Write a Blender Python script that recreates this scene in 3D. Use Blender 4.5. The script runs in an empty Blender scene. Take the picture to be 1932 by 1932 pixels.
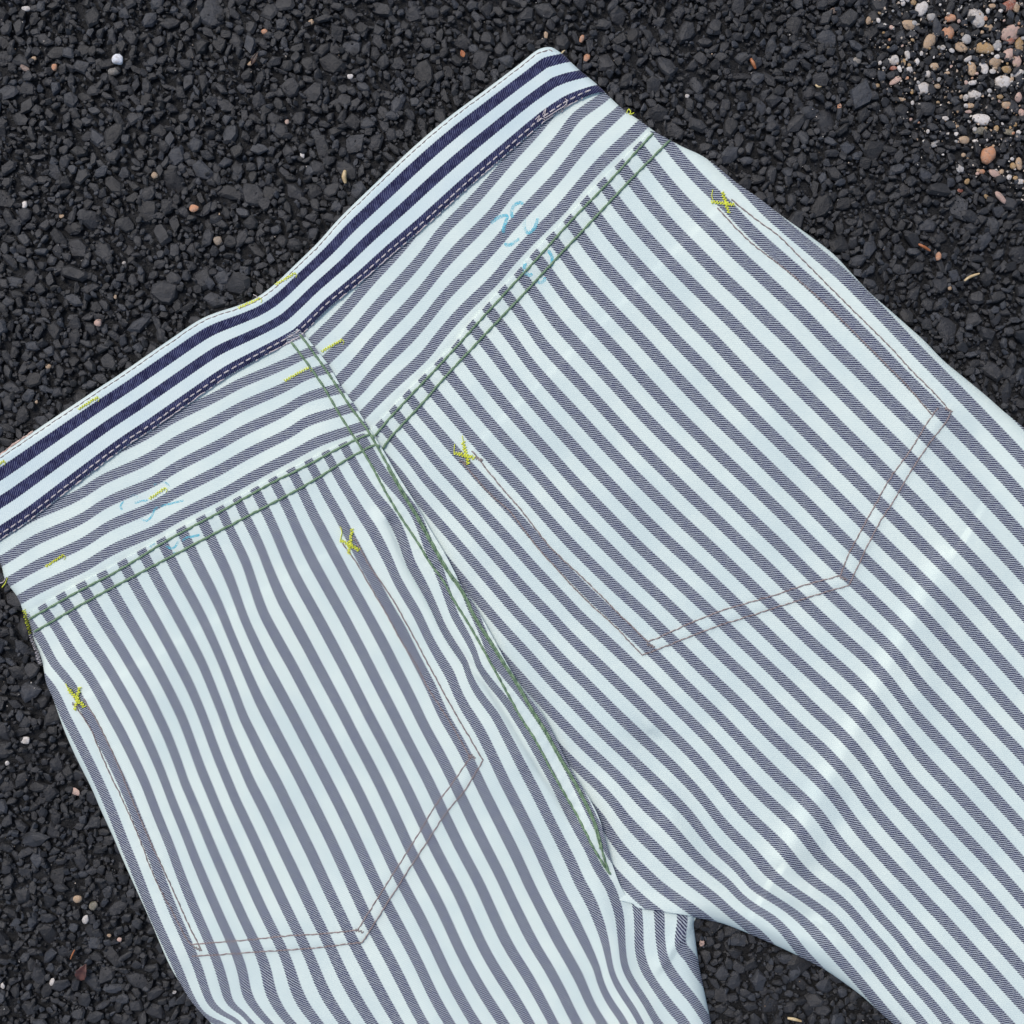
import bpy, bmesh, math, random
import numpy as np
from mathutils import Vector, Matrix
from mathutils.geometry import delaunay_2d_cdt

random.seed(7)
rng = np.random.default_rng(7)
scene = bpy.context.scene
col = scene.collection

# ------------------------------------------------------------------ camera
S = 0.0003                    # metres per trace unit (the picture is 1932 units wide)
CAMH = 0.622                  # camera height above the asphalt
W = 1932.0
cam = bpy.data.cameras.new('camera')
cam.sensor_width = 36.0
cam.lens = 36.0 * CAMH / (W * S)
cam.clip_start = 0.01
cam.clip_end = 100.0
camo = bpy.data.objects.new('camera', cam)
camo.location = (0, 0, CAMH)
camo.rotation_euler = (0, 0, 0)
col.objects.link(camo)
scene.camera = camo

# ------------------------------------------------------------------ light
SUN_EL, SUN_AZ = math.radians(56), math.radians(128)   # soft light from the upper left
world = bpy.data.worlds.new('World')
scene.world = world
world.use_nodes = True
wn = world.node_tree
sky = wn.nodes.new('ShaderNodeTexSky')
sky.sky_type = 'NISHITA'
sky.sun_disc = False
sky.sun_elevation = SUN_EL
sky.air_density = 1.0
sky.dust_density = 3.0
bgn = wn.nodes['Background']
bgn.inputs['Strength'].default_value = 0.15
wn.links.new(sky.outputs[0], bgn.inputs['Color'])
sl = bpy.data.lights.new('sun', 'SUN')
sl.energy = 1.5
sl.angle = math.radians(22)
sl.color = (1.0, 0.97, 0.93)
so = bpy.data.objects.new('sun', sl)
d = Vector((math.cos(SUN_EL) * math.cos(SUN_AZ), math.cos(SUN_EL) * math.sin(SUN_AZ), math.sin(SUN_EL)))
so.rotation_euler = d.to_track_quat('Z', 'Y').to_euler()
so.location = (-0.5, 0.6, 1.2)
col.objects.link(so)
sky.sun_rotation = math.pi / 2 - SUN_AZ
vs = scene.view_settings
vs.view_transform = 'Standard'
vs.look = 'None'
vs.gamma = 1.0
vs.exposure = 0.0


# ------------------------------------------------------------------ helpers
def tag(o, label=None, cat=None, group=None, kind=None):
    if label: o['label'] = label
    if cat: o['category'] = cat
    if group: o['group'] = group
    if kind: o['kind'] = kind
    return o


def link(name, mesh, mat=None, parent=None):
    o = bpy.data.objects.new(name, mesh)
    col.objects.link(o)
    if mat is not None and not mesh.materials:
        mesh.materials.append(mat)
    if parent is not None:
        o.parent = parent
    return o


def mesh_np(name, v, f, smooth=False):
    """mesh out of an (n,3) array and a face list or an (m,k) array"""
    me = bpy.data.meshes.new(name)
    v = np.asarray(v, dtype=np.float64)
    if isinstance(f, np.ndarray):
        k = f.shape[1]
        me.vertices.add(len(v)); me.vertices.foreach_set('co', v.ravel())
        me.loops.add(f.size); me.loops.foreach_set('vertex_index', f.ravel().astype(np.int32))
        me.polygons.add(len(f))
        me.polygons.foreach_set('loop_start', np.arange(0, f.size, k, dtype=np.int32))
        me.polygons.foreach_set('loop_total', np.full(len(f), k, dtype=np.int32))
        me.update(calc_edges=True); me.validate()
    else:
        me.from_pydata([tuple(p) for p in v], [], f)
        me.update()
    me.polygons.foreach_set('use_smooth', np.full(len(me.polygons), smooth))
    return me


def to_world(p, z):
    """trace units + height (metres) -> metres; a taller point stands nearer the lens"""
    p = np.asarray(p, float); z = np.broadcast_to(np.asarray(z, float), p.shape[:1])
    k = (CAMH - z) / CAMH * S
    return np.column_stack(((p[:, 0] - W / 2) * k, (W / 2 - p[:, 1]) * k, z))


_simple = {}


def simplify(P, tol=0.3):
    key = P.tobytes()
    if key in _simple: return _simple[key]
    keep = np.zeros(len(P), bool); keep[0] = keep[-1] = True
    st = [(0, len(P) - 1)]
    while st:
        i, j = st.pop()
        if j - i < 2: continue
        ab = P[j] - P[i]; L = np.hypot(*ab); w = P[i + 1:j] - P[i]
        d = np.abs(ab[0] * w[:, 1] - ab[1] * w[:, 0]) / L if L > 1e-9 else np.hypot(w[:, 0], w[:, 1])
        k = int(np.argmax(d))
        if d[k] > tol:
            k += i + 1; keep[k] = True; st += [(i, k), (k, j)]
    _simple[key] = P[keep]
    return _simple[key]


def seg_dist(p, poly):
    """distance to a polyline, the signed side (+ = right of travel in the y-down trace) and arc length"""
    p = np.asarray(p, float); poly = simplify(np.asarray(poly, float))
    best = np.full(len(p), 1e18); side = np.zeros(len(p)); arc = np.zeros(len(p)); acc = 0.0
    for a, b in zip(poly[:-1], poly[1:]):
        ab = b - a; L = np.hypot(*ab)
        if L < 1e-9: continue
        t = np.clip(((p - a) @ ab) / (L * L), 0, 1)
        q = p - (a + t[:, None] * ab)
        dd = (q ** 2).sum(1)
        m = dd < best
        best[m] = dd[m]
        side[m] = np.sign(ab[0] * (p - a)[:, 1] - ab[1] * (p - a)[:, 0])[m]
        arc[m] = acc + t[m] * L
        acc += L
    return np.sqrt(best), side, arc


def inside(p, poly):
    p = np.asarray(p, float); poly = np.asarray(poly, float)
    r = np.zeros(len(p), bool)
    x, y = p[:, 0], p[:, 1]
    for (x1, y1), (x2, y2) in zip(poly, np.roll(poly, -1, 0)):
        if y1 == y2: continue
        c = ((y1 > y) != (y2 > y)) & (x < (x2 - x1) * (y - y1) / (y2 - y1) + x1)
        r ^= c
    return r


def resample(poly, step):
    poly = np.asarray(poly, float)
    L = np.hypot(*np.diff(poly, axis=0).T)
    s = np.concatenate(([0], np.cumsum(L)))
    n = max(2, int(round(s[-1] / step)) + 1)
    t = np.linspace(0, s[-1], n)
    return np.column_stack((np.interp(t, s, poly[:, 0]), np.interp(t, s, poly[:, 1])))


def spline(poly, step=4.0):
    """Catmull-Rom through the points, evenly resampled"""
    P = np.asarray(poly, float)
    if len(P) < 3: return resample(P, step)
    Q = np.vstack((2 * P[0] - P[1], P, 2 * P[-1] - P[-2]))
    out = []
    for i in range(1, len(Q) - 2):
        a, b, c, e = Q[i - 1], Q[i], Q[i + 1], Q[i + 2]
        for t in np.linspace(0, 1, 10, endpoint=False):
            out.append(0.5 * (2 * b + (c - a) * t + (2 * a - 5 * b + 4 * c - e) * t * t + (3 * b - a - 3 * c + e) * t ** 3))
    out.append(P[-1])
    return resample(np.array(out), step)


def shift(poly, dist):
    """offset a polyline sideways (+ = right of travel in the y-down trace)"""
    P = np.asarray(poly, float)
    t = np.gradient(P, axis=0)
    t /= np.hypot(t[:, 0], t[:, 1])[:, None]
    return P + dist * np.column_stack((-t[:, 1], t[:, 0]))


def smooth01(x):
    x = np.clip(x, 0, 1)
    return x * x * (3 - 2 * x)


# ------------------------------------------------------------------ materials
class NT:
    """small wrapper for node trees"""
    def __init__(self, name):
        self.m = bpy.data.materials.new(name)
        self.m.use_nodes = True
        self.t = self.m.node_tree
        self.b = self.t.nodes['Principled BSDF']

    def n(self, typ, **kw):
        n = self.t.nodes.new(typ)
        for k, v in kw.items(): setattr(n, k, v)
        return n

    def put(self, sock, v):
        if isinstance(v, bpy.types.NodeSocket): self.t.links.new(v, sock)
        elif v is not None: sock.default_value = v

    def math(self, op, a, b=None, c=None, clamp=False):
        n = self.n('ShaderNodeMath', operation=op, use_clamp=clamp)
        for i, v in enumerate((a, b, c)): 
            if v is not None: self.put(n.inputs[i], v)
        return n.outputs[0]

    def mix(self, f, a, b):
        n = self.n('ShaderNodeMix', data_type='RGBA')
        self.put(n.inputs[0], f)
        for i, v in ((6, a), (7, b)):
            if isinstance(v, tuple) and len(v) == 3: v = v + (1.0,)
            self.put(n.inputs[i], v)
        return n.outputs[2]

    def step(self, x, lo, hi):
        n = self.n('ShaderNodeMapRange', interpolation_type='SMOOTHSTEP')
        self.put(n.inputs[0], x); n.inputs[1].default_value = lo; n.inputs[2].default_value = hi
        return n.outputs[0]

    def noise(self, scale, detail=2.0, rough=0.5, vec=None, out=0):
        n = self.n('ShaderNodeTexNoise')
        n.inputs['Scale'].default_value = scale; n.inputs['Detail'].default_value = detail
        n.inputs['Roughness'].default_value = rough
        if vec is not None: self.put(n.inputs['Vector'], vec)
        return n.outputs[out]

    def coord(self, which='Object'):
        return self.n('ShaderNodeTexCoord').outputs[which]

    def bump(self, h, strength, dist):
        n = self.n('ShaderNodeBump')
        n.inputs['Strength'].default_value = strength; n.inputs['Distance'].default_value = dist
        self.put(n.inputs['Height'], h)
        self.t.links.new(n.outputs[0], self.b.inputs['Normal'])


def denim(name, outer=False):
    """striped hickory denim: 'weave' carries (stripe number, distance along the stripe in stripe widths)"""
    k = NT(name)
    at = k.n('ShaderNodeAttribute', attribute_name='weave')
    sp = k.n('ShaderNodeSeparateXYZ'); k.put(sp.inputs[0], at.outputs['Vector'])
    q, v = sp.outputs[0], sp.outputs[1]
    oc = k.coord()
    sgn = 1.0 if not outer else -1.0
    a = math.radians(37)
    K = 12.0 if not outer else 12.5
    wob = k.math('MULTIPLY', k.math('SUBTRACT', k.noise(700, 1, vec=oc), 0.5), 0.5)
    ph = k.math('ADD', k.math('SUBTRACT', k.math('MULTIPLY', q, K * math.cos(a)), k.math('MULTIPLY', v, sgn * K * math.sin(a))), wob)
    fr = k.math('FRACT', ph)
    tri = k.math('ABSOLUTE', k.math('SUBTRACT', fr, 0.5))              # 0..0.5
    qn = k.math('ADD', q, k.math('MULTIPLY', k.math('SUBTRACT', tri, 0.25), 0.10 if not outer else 0.06))
    dd = k.math('ABSOLUTE', k.math('SUBTRACT', k.math('FRACT', k.math('ADD', qn, 0.5)), 0.5))
    dark = k.math('SUBTRACT', 1.0, k.step(dd, 0.218, 0.248))
    # weft floats: thin cross breaks that make the twill lines look like beads
    fb = k.math('FRACT', k.math('ADD', k.math('MULTIPLY', q, 13.0), k.math('MULTIPLY', v, 2.0)))
    bead = k.step(k.math('ABSOLUTE', k.math('SUBTRACT', fb, 0.5)), 0.05, 0.3)
    n_fine = k.noise(1900, 3, 0.7, oc)
    n_mid = k.noise(330, 3, 0.6, oc)
    n_big = k.noise(22, 3, 0.55, oc)
    if not outer:
        line = k.step(k.math('ADD', tri, k.math('MULTIPLY', k.math('SUBTRACT', n_mid, 0.5), 0.22)), 0.13, 0.27)
        line = k.math('MULTIPLY', line, k.math('ADD', 0.80, k.math('MULTIPLY', bead, 0.20)))
        pale_a, pale_b = (0.700, 0.790, 0.725), (0.610, 0.715, 0.680)
        navy = k.mix(k.step(n_mid, 0.35, 0.7), (0.014, 0.014, 0.042), (0.033, 0.035, 0.088))
        tint = (0.40, 0.44, 0.48)
    else:
        line = k.math('SUBTRACT', 1.0, k.math('MULTIPLY', k.step(k.math('ADD', tri, k.math('MULTIPLY', k.math('SUBTRACT', n_mid, 0.5), 0.3)), 0.32, 0.5), 0.34))
        pale_a, pale_b = (0.66, 0.755, 0.725), (0.57, 0.685, 0.69)
        navy = k.mix(k.step(n_mid, 0.35, 0.7), (0.010, 0.010, 0.045), (0.022, 0.024, 0.085))
        tint = (0.40, 0.45, 0.56)
    pale = k.mix(k.step(n_big, 0.32, 0.68), pale_a, pale_b)
    n_pink = k.noise(35, 2, 0.5, k.n('ShaderNodeVectorMath', operation='ADD').outputs[0])
    nep = k.step(k.noise(620, 4, 0.75, oc), 0.60, 0.74)
    pale = k.mix(k.math('MULTIPLY', nep, 0.34), pale, (0.40, 0.45, 0.47))
    pale = k.mix(k.math('MULTIPLY', k.step(tri, 0.30, 0.5), 0.10), pale, (0.45, 0.50, 0.54))
    pale = k.mix(k.math('MULTIPLY', k.step(n_fine, 0.45, 0.75), 0.16), pale, (0.48, 0.53, 0.56))
    dk = k.mix(line, tint, navy)
    k.put(k.b.inputs['Base Color'], k.mix(dark, pale, dk))
    k.b.inputs['Roughness'].default_value = 0.92
    k.b.inputs['Specular IOR Level'].default_value = 0.12
    k.b.inputs['Sheen Weight'].default_value = 0.06
    h = k.math('ADD', k.math('MULTIPLY', tri, 0.8), k.math('ADD', k.math('MULTIPLY', n_fine, 0.6), k.math('MULTIPLY', n_mid, 0.8)))
    k.bump(h, 0.35, 0.00035)
    return k.m


def thread_mat(name, c1, c2, rough=0.75):
    k = NT(name)
    n = k.noise(900, 2, 0.6, k.coord())
    k.put(k.b.inputs['Base Color'], k.mix(k.step(n, 0.35, 0.65), c1, c2))
    k.b.inputs['Roughness'].default_value = rough
    k.b.inputs['Specular IOR Level'].default_value = 0.25
    k.bump(k.noise(2500, 2, 0.6, k.coord()), 0.3, 0.0002)
    return k.m


def stone_mat(name, dark=True):
    """bitumen-coated stone; each stone has its own tone through the 'tone' attribute or Object Info"""
    k = NT(name)
    oc = k.n('ShaderNodeNewGeometry').outputs['Position']
    at = k.n('ShaderNodeAttribute', attribute_name='tone')
    oi = k.n('ShaderNodeObjectInfo')
    tone = k.math('FRACT', k.math('ADD', at.outputs['Fac'], oi.outputs['Random']))
    base = k.mix(k.step(tone, 0.0, 0.55), (0.0205, 0.0200, 0.0205), (0.033, 0.033, 0.0350))
    base = k.mix(k.step(tone, 0.72, 1.0), base, (0.047, 0.050, 0.0570))
    n1 = k.noise(260, 4, 0.65, oc)
    n2 = k.noise(1600, 3, 0.7, oc)
    tar = k.step(n1, 0.48, 0.66)
    base = k.mix(k.math('MULTIPLY', tar, 0.6), base, (0.0140, 0.0140, 0.0145))
    dust = k.math('MULTIPLY', k.step(k.noise(75, 3, 0.6, oc), 0.50, 0.75), 0.5)
    dust = k.math('MULTIPLY', dust, k.step(n2, 0.4, 0.7))
    base = k.mix(dust, base, (0.070, 0.068, 0.062))
    k.put(k.b.inputs['Base Color'], base)
    rough = k.math('ADD', 0.30, k.math('MULTIPLY', n1, 0.35))
    k.put(k.b.inputs['Roughness'], rough)
    k.b.inputs['Specular IOR Level'].default_value = 0.35
    k.bump(k.math('ADD', k.math('MULTIPLY', n1, 1.0), k.math('MULTIPLY', n2, 0.35)), 0.8, 0.0011)
    return k.m


def pebble_mat(name):
    """uncoated gravel; colour comes from the object colour"""
    k = NT(name)
    oc = k.n('ShaderNodeNewGeometry').outputs['Position']
    oi = k.n('ShaderNodeObjectInfo')
    n1 = k.noise(420, 4, 0.7, oc); n2 = k.noise(1500, 3, 0.7, oc)
    c = k.mix(k.math('MULTIPLY', k.step(n1, 0.42, 0.68), 0.55), oi.outputs['Color'], (0.30, 0.25, 0.20))
    c = k.mix(k.math('MULTIPLY', k.step(n2, 0.52, 0.75), 0.5), c, (0.62, 0.58, 0.52))
    c = k.mix(k.math('MULTIPLY', k.step(k.noise(260, 3, 0.6, oc), 0.58, 0.72), 0.7), c, (0.05, 0.048, 0.045))
    k.put(k.b.inputs['Base Color'], c)
    k.b.inputs['Roughness'].default_value = 0.6
    k.bump(k.math('ADD', n1, k.math('MULTIPLY', n2, 0.5)), 0.7, 0.0008)
    return k.m


M_IN = denim('striped_denim_reverse')
M_OUT = denim('striped_denim_face', True)
M_GREEN = thread_mat('green_thread', (0.13, 0.21, 0.12), (0.21, 0.31, 0.19))
M_BROWN = thread_mat('taupe_thread', (0.20, 0.155, 0.15), (0.33, 0.27, 0.26))
M_PALE = thread_mat('pale_thread', (0.45, 0.40, 0.40), (0.62, 0.56, 0.55))
M_YELLOW = thread_mat('yellow_thread', (0.62, 0.66, 0.035), (0.78, 0.82, 0.12))
M_PINK = thread_mat('raw_edge', (0.50, 0.33, 0.27), (0.62, 0.48, 0.42))
M_STONE = stone_mat('bitumen_stone')
M_PEB = pebble_mat('gravel')

# ------------------------------------------------------------------ traced outlines (trace units, y down)
wb_top = np.array([(-60, 893), (0, 857), (83, 801), (183, 734), (233, 701), (317, 643), (383, 600), (450, 576), (483, 562), (517, 537),
                   (553, 503), (600, 457), (644, 408), (711, 343), (777, 280), (844, 223), (911, 173), (977, 123), (1011, 96), (1028, 89)])
wb_end = np.array([(1028, 89), (1040, 89), (1050, 94), (1064, 104), (1091, 130), (1124, 157), (1142, 174), (1145, 178)])
wb_low = np.array([(-60, 1060), (0, 1019), (50, 986), (100, 948), (167, 896), (233, 846), (283, 813), (333, 778), (383, 743), (433, 709),
                   (500, 671), (550, 644), (572, 629), (620, 582), (644, 562), (687, 527), (744, 477), (811, 420), (877, 360), (931, 313),
                   (977, 273), (1027, 230), (1077, 197), (1111, 181), (1132, 175), (1145, 178)])
side_l = np.array([(-60, 985), (-30, 1025), (0, 1062), (10, 1094), (33, 1127), (44, 1154), (54, 1172), (64, 1206), (79, 1244), (87, 1288),
                   (100, 1318), (120, 1375), (143, 1428), (173, 1488), (190, 1528), (213, 1578), (233, 1625), (260, 1685), (287, 1745),
                   (317, 1815), (343, 1861), (360, 1888), (380, 1912), (402, 1936), (440, 1990), (500, 2090)])
side_r = np.array([(1145, 178), (1177, 207), (1211, 230), (1237, 249), (1262, 263), (1288, 277), (1321, 292), (1348, 310), (1388, 343),
                   (1431, 373), (1475, 407), (1521, 440), (1571, 478), (1608, 517), (1641, 552), (1681, 587), (1715, 617), (1745, 644),
                   (1781, 681), (1821, 714), (1861, 747), (1895, 777), (1932, 807), (2050, 905), (2130, 970)])
gap_r = np.array([(1311, 1731), (1340, 1737), (1371, 1745), (1428, 1768), (1488, 1795), (1548, 1825), (1588, 1851), (1628, 1881),
                  (1658, 1908), (1685, 1932), (1760, 1995), (1850, 2090)])
gap_l = np.array([(1311, 1731), (1309, 1745), (1312, 1771), (1319, 1821), (1329, 1871), (1342, 1932), (1375, 2090)])
crotch = np.array([(1194, 1705), (1204, 1713), (1237, 1718), (1288, 1726), (1311, 1731)])
# right edge of the lapped centre seam
flap = np.array([(571, 627), (576, 633), (618, 686), (642, 726), (671, 767), (695, 805), (711, 831), (724, 851), (751, 897), (781, 944),
                 (811, 997), (841, 1047), (871, 1104), (901, 1151), (931, 1204), (957, 1252), (981, 1291), (1021, 1343), (1051, 1398),
                 (1077, 1451), (1111, 1505), (1131, 1545), (1143, 1588), (1157, 1635), (1174, 1678), (1194, 1705)])
step_r = np.array([(1232, 246), (1224, 250), (1197, 277), (1161, 313), (1127, 347), (1094, 383), (1061, 420), (1027, 453), (994, 490),
                   (967, 521), (937, 553), (907, 587), (877, 620), (857, 649), (824, 682), (791, 715), (761, 745), (734, 775), (705, 805), (690, 822)])
step_l = np.array([(50, 1160), (110, 1122), (150, 1100), (197, 1076), (230, 1057), (307, 1014), (377, 975), (453, 935), (520, 898),
                   (580, 868), (620, 848), (650, 834), (683, 818), (706, 823)])
green = {
    'seam_a': [(550, 646), (600, 714), (644, 787), (681, 845), (704, 884), (731, 934), (757, 977), (784, 1017), (811, 1061), (837, 1097),
               (857, 1134), (884, 1177), (911, 1224), (944, 1284), (981, 1351), (1011, 1398), (1041, 1455), (1067, 1501), (1094, 1548),
               (1117, 1595), (1141, 1635), (1152, 1650)],
    'seam_b': [(566, 631), (605, 684), (635, 728), (662, 769), (691, 808), (711, 841), (737, 887), (764, 934), (791, 979), (817, 1027),
               (844, 1074), (874, 1117), (897, 1164), (924, 1207), (951, 1250), (977, 1290), (1004, 1338), (1031, 1381), (1057, 1428),
               (1081, 1468), (1101, 1505), (1121, 1548), (1131, 1581), (1137, 1608), (1147, 1641)],
    'yoke_r1': [(1232, 252), (1197, 290), (1150, 342), (1077, 417), (1030, 470), (977, 527), (920, 589), (874, 640), (831, 687), (777, 744), (737, 787), (708, 822)],
    'yoke_r2': [(1264, 265), (1225, 303), (1170, 360), (1111, 423), (1060, 477), (1011, 530), (960, 584), (905, 642), (844, 707), (794, 764), (744, 817), (721, 848)],
    'yoke_l1': [(55, 1168), (133, 1124), (227, 1074), (320, 1017), (413, 967), (513, 911), (580, 878), (652, 839), (693, 821), (706, 824)],
    'yoke_l2': [(65, 1192), (160, 1137), (253, 1087), (353, 1034), (467, 974), (567, 921), (620, 889), (661, 863), (703, 841), (716, 842)],
}
pocket = {
    'r_side_a': [(872, 872), (897, 901), (927, 934), (966, 970), (1010, 1028), (1054, 1077), (1099, 1125), (1156, 1178), (1190, 1213), (1212, 1236)],
    'r_side_b': [(890, 850), (904, 867), (944, 917), (986, 966), (1037, 1031), (1094, 1085), (1137, 1127), (1165, 1156), (1222, 1211)],
    'r_hem_a': [(1212, 1236), (1244, 1224), (1288, 1207), (1355, 1181), (1421, 1160), (1488, 1139), (1555, 1118), (1602, 1104)],
    'r_hem_b': [(1222, 1211), (1249, 1200), (1333, 1163), (1408, 1138), (1449, 1127), (1493, 1112), (1537, 1099), (1586, 1086)],
    'r_edge_a': [(1602, 1104), (1621, 1064), (1641, 1021), (1665, 977), (1685, 947), (1708, 907), (1735, 864), (1763, 824), (1785, 797), (1795, 776)],
    'r_edge_b': [(1586, 1086), (1599, 1050), (1617, 1015), (1644, 966), (1679, 903), (1714, 855), (1750, 797), (1770, 770)],
    'r_out_a': [(1795, 776), (1788, 771), (1768, 747), (1745, 724), (1718, 697), (1669, 644), (1621, 597), (1571, 547), (1521, 497), (1471, 447), (1421, 410), (1380, 376)],
    'r_out_b': [(1759, 784), (1714, 731), (1670, 686), (1626, 642), (1573, 589), (1515, 536), (1471, 500), (1428, 467), (1388, 430), (1354, 392)],
    'l_side_a': [(645, 1024), (673, 1063), (704, 1116), (731, 1161), (757, 1209), (784, 1253), (810, 1302), (850, 1364), (888, 1430)],
    'l_side_b': [(668, 1014), (700, 1072), (722, 1103), (748, 1143), (775, 1192), (806, 1249), (837, 1307), (872, 1368), (911, 1435)],
    'l_hem_a': [(891, 1423), (851, 1481), (821, 1521), (791, 1571), (757, 1625), (717, 1688), (674, 1755)],
    'l_hem_b': [(911, 1435), (877, 1491), (841, 1535), (804, 1591), (771, 1641), (741, 1688), (711, 1735), (684, 1778)],
    'l_edge_a': [(674, 1755), (616, 1761), (527, 1767), (483, 1772), (425, 1777), (363, 1782)],
    'l_edge_b': [(684, 1778), (616, 1786), (549, 1792), (483, 1796), (420, 1801), (362, 1804)],
    'l_out_a': [(140, 1330), (146, 1337), (172, 1377), (200, 1444), (234, 1515), (261, 1577), (283, 1635), (305, 1683), (327, 1723), (349, 1767), (362, 1784)],
    'l_out_b': [(158, 1318), (164, 1329), (190, 1373), (223, 1444), (252, 1515), (283, 1586), (310, 1644), (336, 1701), (358, 1750), (381, 1794)],
}

wb_top_s, wb_low_s = spline(wb_top, 4), spline(wb_low, 4)
wb_end_s, side_l_s, side_r_s = spline(wb_end, 3), spline(side_l, 4), spline(side_r, 4)
gap_r_s, gap_l_s, flap_s = spline(gap_r, 4), spline(gap_l, 4), spline(flap, 4)
step_r_s, step_l_s, crotch_s = spline(step_r, 4), spline(step_l, 4), spline(crotch, 4)
# the silhouette of the whole garment
outline_open = [np.vstack((wb_top_s, wb_end_s[1:], side_r_s[1:])), np.vstack((side_l_s,)), np.vstack((gap_r_s[::-1], gap_l_s[1:]))]
outline = np.vstack((wb_top_s, wb_end_s[1:], side_r_s[1:], [(2130, 2090)], gap_r_s[::-1], gap_l_s[1:], side_l_s[::-1]))

# ------------------------------------------------------------------ stripe traces: (row y in photo pixels, first stripe number, x of each dark stripe)
Q = 3024.0 / 1932.0
R_rows = [
    (452, 9, [1900, 1994]), (612, 6, [1742, 1832, 1932, 2035, 2152, 2254]),
    (812, 3, [1625, 1712, 1811, 1912, 2016, 2126, 2245, 2364, 2488]),
    (1010, 0, [1519, 1598.5, 1697.5, 1797, 1900, 2002, 2113, 2219.5, 2337, 2449, 2571, 2683]),
    (1212, -5, [1239, 1326, 1414.6, 1506, 1596, 1691, 1788, 1885.5, 1988.6, 2095, 2204.6, 2315, 2428.3, 2540, 2656, 2773, 2884]),
    (1412, -8, [1190, 1254, 1334, 1417, 1508.5, 1598.5, 1687, 1784, 1882, 1986, 2091, 2199, 2304.5, 2413.5, 2523.5, 2633.5, 2746, 2858, 2969]),
    (1612, -8, [1356.6, 1435.5, 1519, 1603, 1692, 1789, 1885, 1987.5, 2095, 2199, 2305, 2407, 2513, 2619, 2727, 2833.6, 2940, 3047]),
    (1812, -9, [1449, 1530, 1620, 1705, 1803.5, 1904, 2002, 2104, 2204, 2307, 2410.5, 2517.5, 2621, 2722, 2824, 2925, 3022.6]),
    (1912, -1, [2309.5, 2413, 2522, 2626.6, 2718, 2815, 2917, 3017]),
    (2012, -10, [1547, 1630, 1724.5, 1820, 1919, 2013, 2112, 2215.5, 2316.5, 2420, 2526, 2624.5, 2711, 2811, 2910, 3010]),
    (2112, -3, [2318, 2422, 2529, 2618, 2705, 2805, 2905, 3003]),
    (2212, -10, [1737, 1832.6, 1932, 2029, 2120.6, 2216, 2320.5, 2428.6, 2526, 2616, 2702, 2800, 2901.5, 3002]),
    (2312, -5, [2318.5, 2426.5, 2520.7, 2605, 2694, 2796, 2898, 2995]),
    (2412, -12, [1770, 1843, 1944, 2039, 2118, 2213, 2321, 2422.3, 2508, 2599, 2694, 2791, 2892, 2992]),
    (2512, -12, [1839.5, 1942, 2040, 2122, 2215, 2318, 2408.3, 2499, 2592, 2691, 2786.5, 2887.6, 2986]),
    (2612, -13, [1847, 1941, 2056, 2153, 2219, 2314.5, 2416.5, 2517, 2593, 2688, 2784.5, 2884, 2981]),
    (2712, -10, [2278, 2363, 2455, 2533, 2604, 2687, 2784, 2881, 2975.5]),
    (2812, -10, [2368, 2460, 2545, 2622, 2690, 2780, 2876, 2974]),
    (3012, -9, [2635, 2716, 2790.7, 2875, 2967, 3061]),
]
L_rows = [
    (1412, 15, [940, 1003, 1072, 1142]),
    (1512, 10, [656, 718, 786.6, 855, 922, 995.7, 1064, 1147, 1224]),
    (1662, 5, [363, 437.5, 510, 583, 657.6, 727, 787, 853, 925.7, 1002, 1074.5, 1151, 1212, 1288]),
    (1812, 1, [137.5, 215.8, 292, 371, 447.7, 520, 591, 657, 716, 779, 856, 932.6, 1009.5, 1084, 1158, 1231.7, 1290, 1340, 1402]),
    (1962, 0, [161.7, 238, 314, 385, 458.7, 528.6, 598.5, 659, 719, 784, 861, 936, 1013, 1088, 1163, 1237.5, 1311, 1376, 1412, 1470]),
    (2112, -1, [192, 260.5, 329, 401, 466, 534.7, 597.7, 658.6, 716.8, 788.8, 865, 940, 1016, 1089, 1165, 1237.7, 1310, 1388.6, 1462, 1521.5, 1588]),
    (2312, -1, [293.5, 362, 428.5, 488.7, 546, 611, 675, 740, 817.5, 893, 969, 1045, 1119.6, 1193, 1267.8, 1341.8, 1417, 1492.8, 1568, 1639, 1700]),
    (2512, -1, [376, 444.7, 507.7, 567, 630, 697, 766, 838, 916, 991.6, 1066.6, 1141, 1213, 1289, 1364, 1439.8, 1516.6, 1593.5, 1669.6, 1742, 1796]),
    (2612, 13, [1416.6, 1490, 1563, 1639.5, 1716, 1798]),
    (2712, -1, [457.5, 522, 587, 652, 718.5, 787.7, 859.7, 934, 1011, 1085, 1165, 1242.8, 1316, 1387.5, 1462, 1538, 1614, 1692, 1765, 1831, 1885, 1948, 2016]),
    (2795, 12, [1426, 1503, 1581, 1658, 1733.7, 1790.5, 1837.5, 1887, 1955, 2008]),
    (2862, -1, [526, 586, 648.7, 713.8, 785, 855.7, 929.8, 1005, 1087, 1167, 1243.5, 1314, 1388, 1463.5, 1545, 1622, 1696, 1764, 1804, 1848.5, 1905, 1976, 2057]),
    (3012, 1, [733, 785, 849, 929.8, 1011, 1092, 1171, 1244, 1321.5, 1397, 1480, 1557, 1629, 1699.5, 1772, 1838.6, 1887, 1936, 2014, 2087]),
]
L_extra = [(-1, 575, 2965), (-1, 604, 3000), (-1, 655, 3024), (0, 600, 2905), (0, 626, 2965), (0, 659, 2993), (0, 703, 3019),
           (1, 666, 2920), (1, 692, 2975), (20, 2038, 2941), (21, 2038, 2826), (1, 100, 1750), (1, 84, 1725), (0, 120, 1885), (-1, 152, 2030)]
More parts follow.
